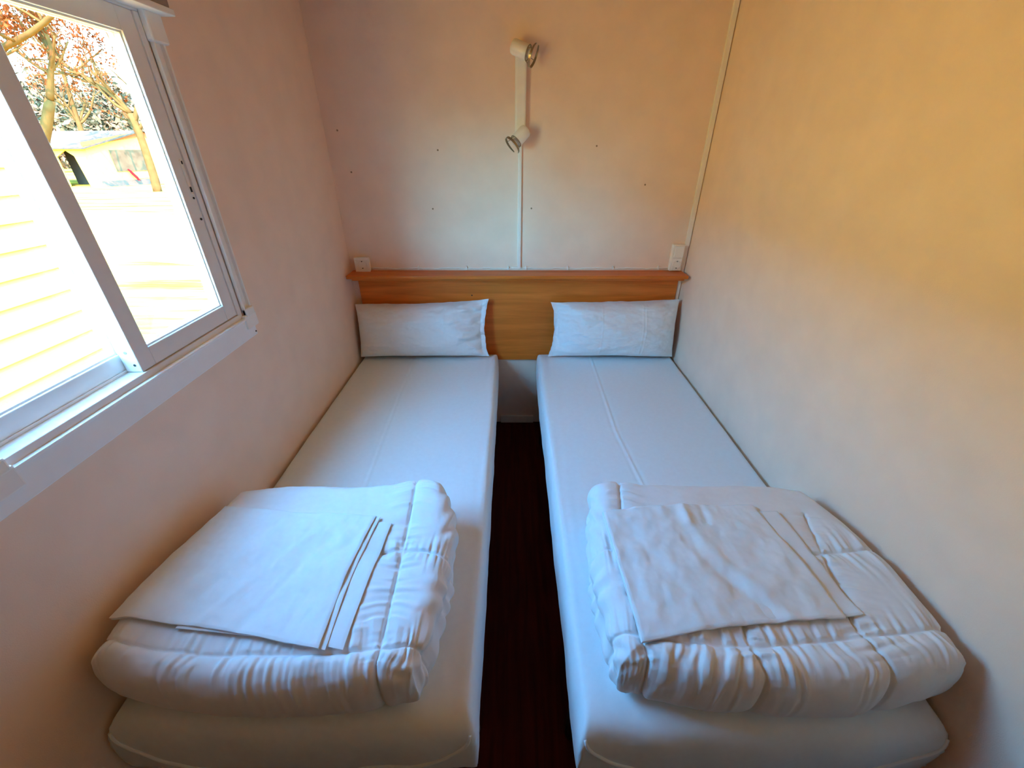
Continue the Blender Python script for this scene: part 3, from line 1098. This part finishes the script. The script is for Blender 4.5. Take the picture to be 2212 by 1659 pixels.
own(box('roof', (NX - 3.5, NY0 - .15, NZ1 - .02), (NX + .12, NY1 + .05, NZ1 + .12), M_TENTROOF, None, .01), nh)
own(box('corner_post', (NX - .04, NY1 - .03, NZ0), (NX + .012, NY1 + .012, NZ1 - .02), M_SIDING, None, .004), nh)

# --- tent with canvas awning across the road
A = Vector((-28.6, 26.9, GZ)); B = Vector((-23.4, 26.0, GZ)); C = Vector((-21.0, 31.5, GZ))
tent = thing('tent_awning', 'white canvas caravan awning with a mesh window across the road', 'tent', ((A + B + C) / 3)[:])
EV = 2.05
long_d = (A - B).normalized()
gab_d = (C - B).normalized()
gw = (C - B).length
Zv = Vector((0, 0, 1))
Lr = 9.0


def tpt(l, g, z):
    return B + long_d * l + gab_d * g + Zv * z


def slab(name, pts, th, mat, nrm_, parent=None):
    pts = [Vector(p) for p in pts]; n = len(pts); nv_ = Vector(nrm_) * th
    V = pts + [p - nv_ for p in pts]
    F = [tuple(range(n)), tuple(range(2 * n - 1, n - 1, -1))] + [(i, (i + 1) % n, n + (i + 1) % n, n + i) for i in range(n)]
    o = mesh_obj(name, V, F, mat)
    return own(o, parent) if parent else o


n_long = Vector((-long_d.y, long_d.x, 0)); n_gab = Vector((gab_d.y, -gab_d.x, 0))
if n_long.dot(-B) < 0: n_long = -n_long
if n_gab.dot(-B) < 0: n_gab = -n_gab
RZ = 2.85
# long side with a door opening at l = .9 .. 2.2
slab('side_canvas', [tpt(2.15, 0, 0), tpt(Lr, 0, 0), tpt(Lr, 0, EV), tpt(2.15, 0, EV)], .05, M_TENT, n_long, tent)
slab('side_canvas', [tpt(0, 0, 0), tpt(.75, 0, 0), tpt(.95, 0, EV - .5), tpt(1.4, 0, EV - .22), tpt(2.15, 0, EV - .55), tpt(2.15, 0, EV), tpt(0, 0, EV)], .05, M_TENT, n_long, tent)
slab('inner_door', [tpt(.8, .9, .2), tpt(2.1, .9, .2), tpt(2.1, .9, 1.75), tpt(.8, .9, 1.75)], .05, M_BROWN, n_long, tent)
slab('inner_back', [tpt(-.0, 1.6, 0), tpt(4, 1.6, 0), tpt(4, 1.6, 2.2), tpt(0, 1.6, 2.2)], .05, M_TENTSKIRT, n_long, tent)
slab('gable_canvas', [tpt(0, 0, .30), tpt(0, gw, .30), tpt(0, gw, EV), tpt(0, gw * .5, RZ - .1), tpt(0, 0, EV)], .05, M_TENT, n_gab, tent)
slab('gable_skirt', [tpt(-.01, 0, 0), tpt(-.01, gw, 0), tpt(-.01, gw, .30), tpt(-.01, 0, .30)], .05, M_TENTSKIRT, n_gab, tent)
slab('gable_trim', [tpt(-.03, -.1, EV - .02), tpt(-.03, gw * .5, RZ - .32), tpt(-.03, gw + .1, EV - .02), tpt(-.03, gw + .1, EV + .16), tpt(-.03, gw * .5, RZ - .05), tpt(-.03, -.1, EV + .16)], .05, M_TENTTRIM, n_gab, tent)
for g0, g1 in ((1.05, 2.9), (3.35, 5.3)):
    slab('mesh_window', [tpt(-.04, g0, .75), tpt(-.04, g1, .75), tpt(-.04, g1, 1.85), tpt(-.04, g0, 1.85)], .05, M_TENTWIN, n_gab, tent)
slab('yellow_panel', [tpt(-.04, 2.0, .36), tpt(-.04, 2.7, .36), tpt(-.04, 2.7, .68), tpt(-.04, 2.0, .68)], .05, mat_plain('yellow_canvas', (.55, .36, .08), .8, .05, 2), n_gab, tent)
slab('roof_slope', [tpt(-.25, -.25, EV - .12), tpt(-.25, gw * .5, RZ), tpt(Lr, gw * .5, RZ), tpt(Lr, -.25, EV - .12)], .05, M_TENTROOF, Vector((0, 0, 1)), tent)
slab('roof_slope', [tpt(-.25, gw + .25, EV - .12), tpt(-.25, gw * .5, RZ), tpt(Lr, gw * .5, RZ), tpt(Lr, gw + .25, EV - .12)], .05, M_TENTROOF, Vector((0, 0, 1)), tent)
# red kayak paddle blade and grey tarp by the tent
pd_c = tpt(-.35, 1.75, .05)
pdl = thing('red_paddle', 'red board leaning against the tent below its mesh window', 'board', pd_c[:])
pb = []
for (w_, h_) in ((-.06, 0), (.06, 0), (.10, .2), (.08, .5), (.02, .62), (-.05, .6), (-.09, .35)):
    pb.append(pd_c + gab_d * (w_ - h_ * .35) + Zv * (.2 + h_) - long_d * (-.30 * h_))
slab('blade', pb, .04, M_RED, n_gab, pdl)
tp_c = tpt(3.6, -1.1, 0)
tp = thing('grey_tarp', 'dark grey tarpaulin heap on the ground left of the tent door', 'tarp', tp_c[:])
nu = 30
a = np.linspace(-1, 1, nu)[:, None] * np.ones((1, nu)); b = np.ones((nu, 1)) * np.linspace(-1, 1, nu)[None, :]
hgt = np.clip(1 - np.maximum(np.abs(a), np.abs(b)) ** 2, 0, 1) ** .5 * (.55 + .25 * fbm(a * 2.5, b * 2.5))
TP = np.stack([tp_c.x + a * 1.5 + .2 * b, tp_c.y + b * .7, GZ + hgt], -1).reshape(-1, 3)
own(mesh_obj('tarp_cloth', TP, grid_faces(nu, nu), M_TARP, None, True), tp)


# --- trees
def grow(base, d, length, r, depth, out, leaves, bend=.18, kids=(2, 3), split=.62):
    n = 7
    p = Vector(base); d = Vector(d).normalized()
    pts = [p.copy()]; rr = [r]
    for i in range(n):
        d = (d + Vector((random.uniform(-1, 1), random.uniform(-1, 1), random.uniform(-.5, .8))) * bend).normalized()
        p = p + d * length / n
        pts.append(p.copy()); rr.append(r * (1 - .5 * (i + 1) / n))
    out.append((pts, rr))
    if depth == 0:
        for q in pts[2:]:
            if random.random() < .75:
                leaves.append(q + Vector((random.gauss(0, .12), random.gauss(0, .12), random.gauss(0, .12))))
        return
    for k in range(random.randint(*kids)):
        i = random.randint(3, n)
        nd = (d * .7 + Vector((random.uniform(-1, 1), random.uniform(-1, 1), random.uniform(-.35, .9)))).normalized()
        grow(pts[i], nd, length * random.uniform(split * .8, split * 1.15), rr[i] * .62, depth - 1, out, leaves, bend * 1.15, kids, split)


def build_tree(label, paths, kids, mleaf, group, leaf=.07, seed=1, dens=1.0):
    random.seed(seed)
    base = paths[0][0][0]
    t = thing('bare_tree', label, 'tree', base, group)
    out = []; lv = []
    for pts, r0, r1, spawn, ln, dep in paths:
        C_ = catmull(pts, 14)
        rr = list(np.linspace(r0, r1, 14))
        out.append(([Vector(c) for c in C_], rr))
        for k in range(spawn):
            i = random.randint(4, 13)
            d = Vector(C_[i] - C_[i - 1]).normalized()
            nd = (d * .8 + Vector((random.uniform(-1, 1), random.uniform(-1, 1), random.uniform(-.4, .8)))).normalized()
            grow(C_[i], nd, ln * random.uniform(.7, 1.2), rr[i] * .6, dep, out, lv, kids=kids)
    V = []; F = []
    for i, (p, r_) in enumerate(out):
        v, f = tube_geo(p, r_, 7 if i < len(paths) else 5, False, len(V))
        V += v; F += f
        if i == len(paths) - 1:
            own(mesh_obj('trunk', V, F, M_BARK, None, True), t); V = []; F = []
    own(mesh_obj('branches', V, F, M_BARK, None, True), t)
    V = []; F = []
    for q in lv:
        for _ in range(2):
            if random.random() > dens: continue
            u = Vector((random.uniform(-1, 1), random.uniform(-1, 1), random.uniform(-1, 1))).normalized()
            w_ = u.cross(Vector((random.uniform(-1, 1), random.uniform(-1, 1), random.uniform(-1, 1)))).normalized()
            s = leaf * random.uniform(.6, 1.3); c = q + u * leaf
            k = len(V)
            V += [c - u * s, c + w_ * s * .5, c + u * s, c - w_ * s * .5]
            F.append((k, k + 1, k + 2, k + 3))
    if F:
        lo = own(mesh_obj('leaves', V, F, mleaf), t)
        lo['kind'] = 'stuff'
    return t


build_tree('pale bare tree standing in front of the tent with few orange leaves',
           [([(-18.30, 23.4, GZ - .1), (-18.15, 23.4, .8), (-18.08, 23.4, 2.22), (-18.14, 23.4, 2.97)], .20, .14, 3, 1.6, 2),
            ([(-18.14, 23.4, 2.97), (-18.68, 23.2, 3.85), (-19.48, 23.2, 4.37), (-20.1, 23.2, 4.79), (-20.46, 23.2, 5.44), (-20.43, 23.2, 6.38)], .13, .05, 12, 1.7, 3),
            ([(-18.12, 23.4, 2.55), (-17.54, 23.5, 3.8), (-17.74, 23.5, 4.66), (-17.82, 23.5, 5.49), (-17.79, 23.5, 6.29)], .11, .045, 11, 1.6, 3),
            ([(-18.1, 23.4, 2.23), (-16.95, 23.6, 3.63), (-16.74, 23.6, 4.51), (-16.0, 23.6, 5.35)], .08, .035, 7, 1.4, 2)],
           (2, 3), M_LEAF, 'bare trees outside the window', .075, 5)
build_tree('pale bare tree nearest the window frame with thick leaning branches',
           [([(-14.6, 14.0, GZ - .1), (-14.4, 14.0, .6), (-13.9, 14.0, 1.5), (-13.41, 14.0, 2.13), (-12.96, 14.0, 2.74)], .20, .11, 0, 1.2, 2),
            ([(-12.96, 14.0, 2.74), (-12.62, 14.0, 3.32), (-12.31, 14.0, 3.81), (-12.29, 14.0, 4.29), (-12.5, 14.0, 5.0)], .085, .03, 11, .95, 3),
            ([(-14.2, 14.0, 1.1), (-14.2, 13.4, 2.6), (-13.53, 13.0, 3.47), (-12.69, 13.0, 3.7), (-11.85, 13.0, 3.97), (-11.09, 13.0, 4.31), (-10.53, 13.0, 4.6)], .12, .05, 9, .9, 3),
            ([(-12.62, 14.0, 3.32), (-13.07, 14.0, 3.62), (-13.34, 14.0, 4.01), (-13.65, 14.0, 4.29)], .05, .02, 8, .8, 3)],
           (2, 3), M_LEAF, 'bare trees outside the window', .055, 9)
build_tree('slender pale tree trunk rising behind the tent roof',
           [([(-31.6, 35.0, GZ - .1), (-31.2, 35.0, 2.4), (-31.0, 35.0, 4.1), (-30.8, 35.0, 5.2), (-30.5, 35.0, 6.9), (-30.2, 35.0, 8.6)], .22, .06, 14, 2.4, 3)],
           (2, 3), M_LEAF, 'bare trees outside the window', .09, 14)
build_tree('thin grey tree rising behind the tent gable',
           [([(-26.4, 37.6, GZ - .1), (-26.4, 37.6, 2.5), (-26.3, 37.6, 4.5), (-25.7, 37.6, 6.0), (-25.5, 37.6, 8.6)], .20, .05, 14, 2.4, 3)],
           (2, 3), M_LEAF, 'bare trees outside the window', .09, 21)


def evergreen(label, c, rx, rz, seed):
    random.seed(seed)
    c = Vector(c)
    t = thing('evergreen_tree', label, 'tree', (c.x, c.y, GZ), 'evergreens behind the tent')
    own(tube('trunk', [(c.x, c.y, GZ), (c.x, c.y, c.z)], [.25, .15], M_BARK, None, 7), t)
    V = []; F = []
    for k in range(3600):
        u = Vector((random.gauss(0, 1), random.gauss(0, 1), random.gauss(0, 1))).normalized() * random.uniform(.35, 1.0)
        p = c + Vector((u.x * rx, u.y * rx, u.z * rz)) * (1 + .18 * math.sin(5 * u.x + 3 * u.z))
        a_ = Vector((random.uniform(-1, 1), random.uniform(-1, 1), random.uniform(-.2, 1.2))).normalized()
        b_ = a_.cross(Vector((random.uniform(-1, 1), random.uniform(-1, 1), random.uniform(-1, 1)))).normalized()
        s = random.uniform(.20, .42); i = len(V)
        V += [p - a_ * s, p + b_ * s * .4, p + a_ * s, p - b_ * s * .4]
        F.append((i, i + 1, i + 2, i + 3))
    lo = own(mesh_obj('foliage', V, F, M_EVERGREEN), t)
    lo['kind'] = 'stuff'


for i, (lab, x, y, zc, rx, rz) in enumerate((
        ('olive-grey evergreen behind the left end of the tent roof', -41.6, 41.6, 2.4, 1.85, 2.9),
        ('olive-grey evergreen behind the middle of the tent roof', -37.0, 42.0, 2.9, 1.85, 3.4),
        ('olive-grey evergreen above the tent gable', -32.4, 42.5, 2.5, 1.85, 2.9),
        ('olive-grey evergreen at the right end of the row behind the tent', -27.8, 43.0, 2.4, 1.85, 2.8),
        ('taller olive-grey evergreen far behind the left half of the tent', -45.5, 49.0, 3.6, 2.2, 4.1),
        ('taller olive-grey evergreen far behind the middle of the tent', -40.0, 49.5, 4.0, 2.2, 4.5),
        ('taller olive-grey evergreen far behind the tent gable', -34.6, 50.0, 3.4, 2.2, 3.9))):
    evergreen(lab, (x, y, zc), rx, rz, 31 + i)
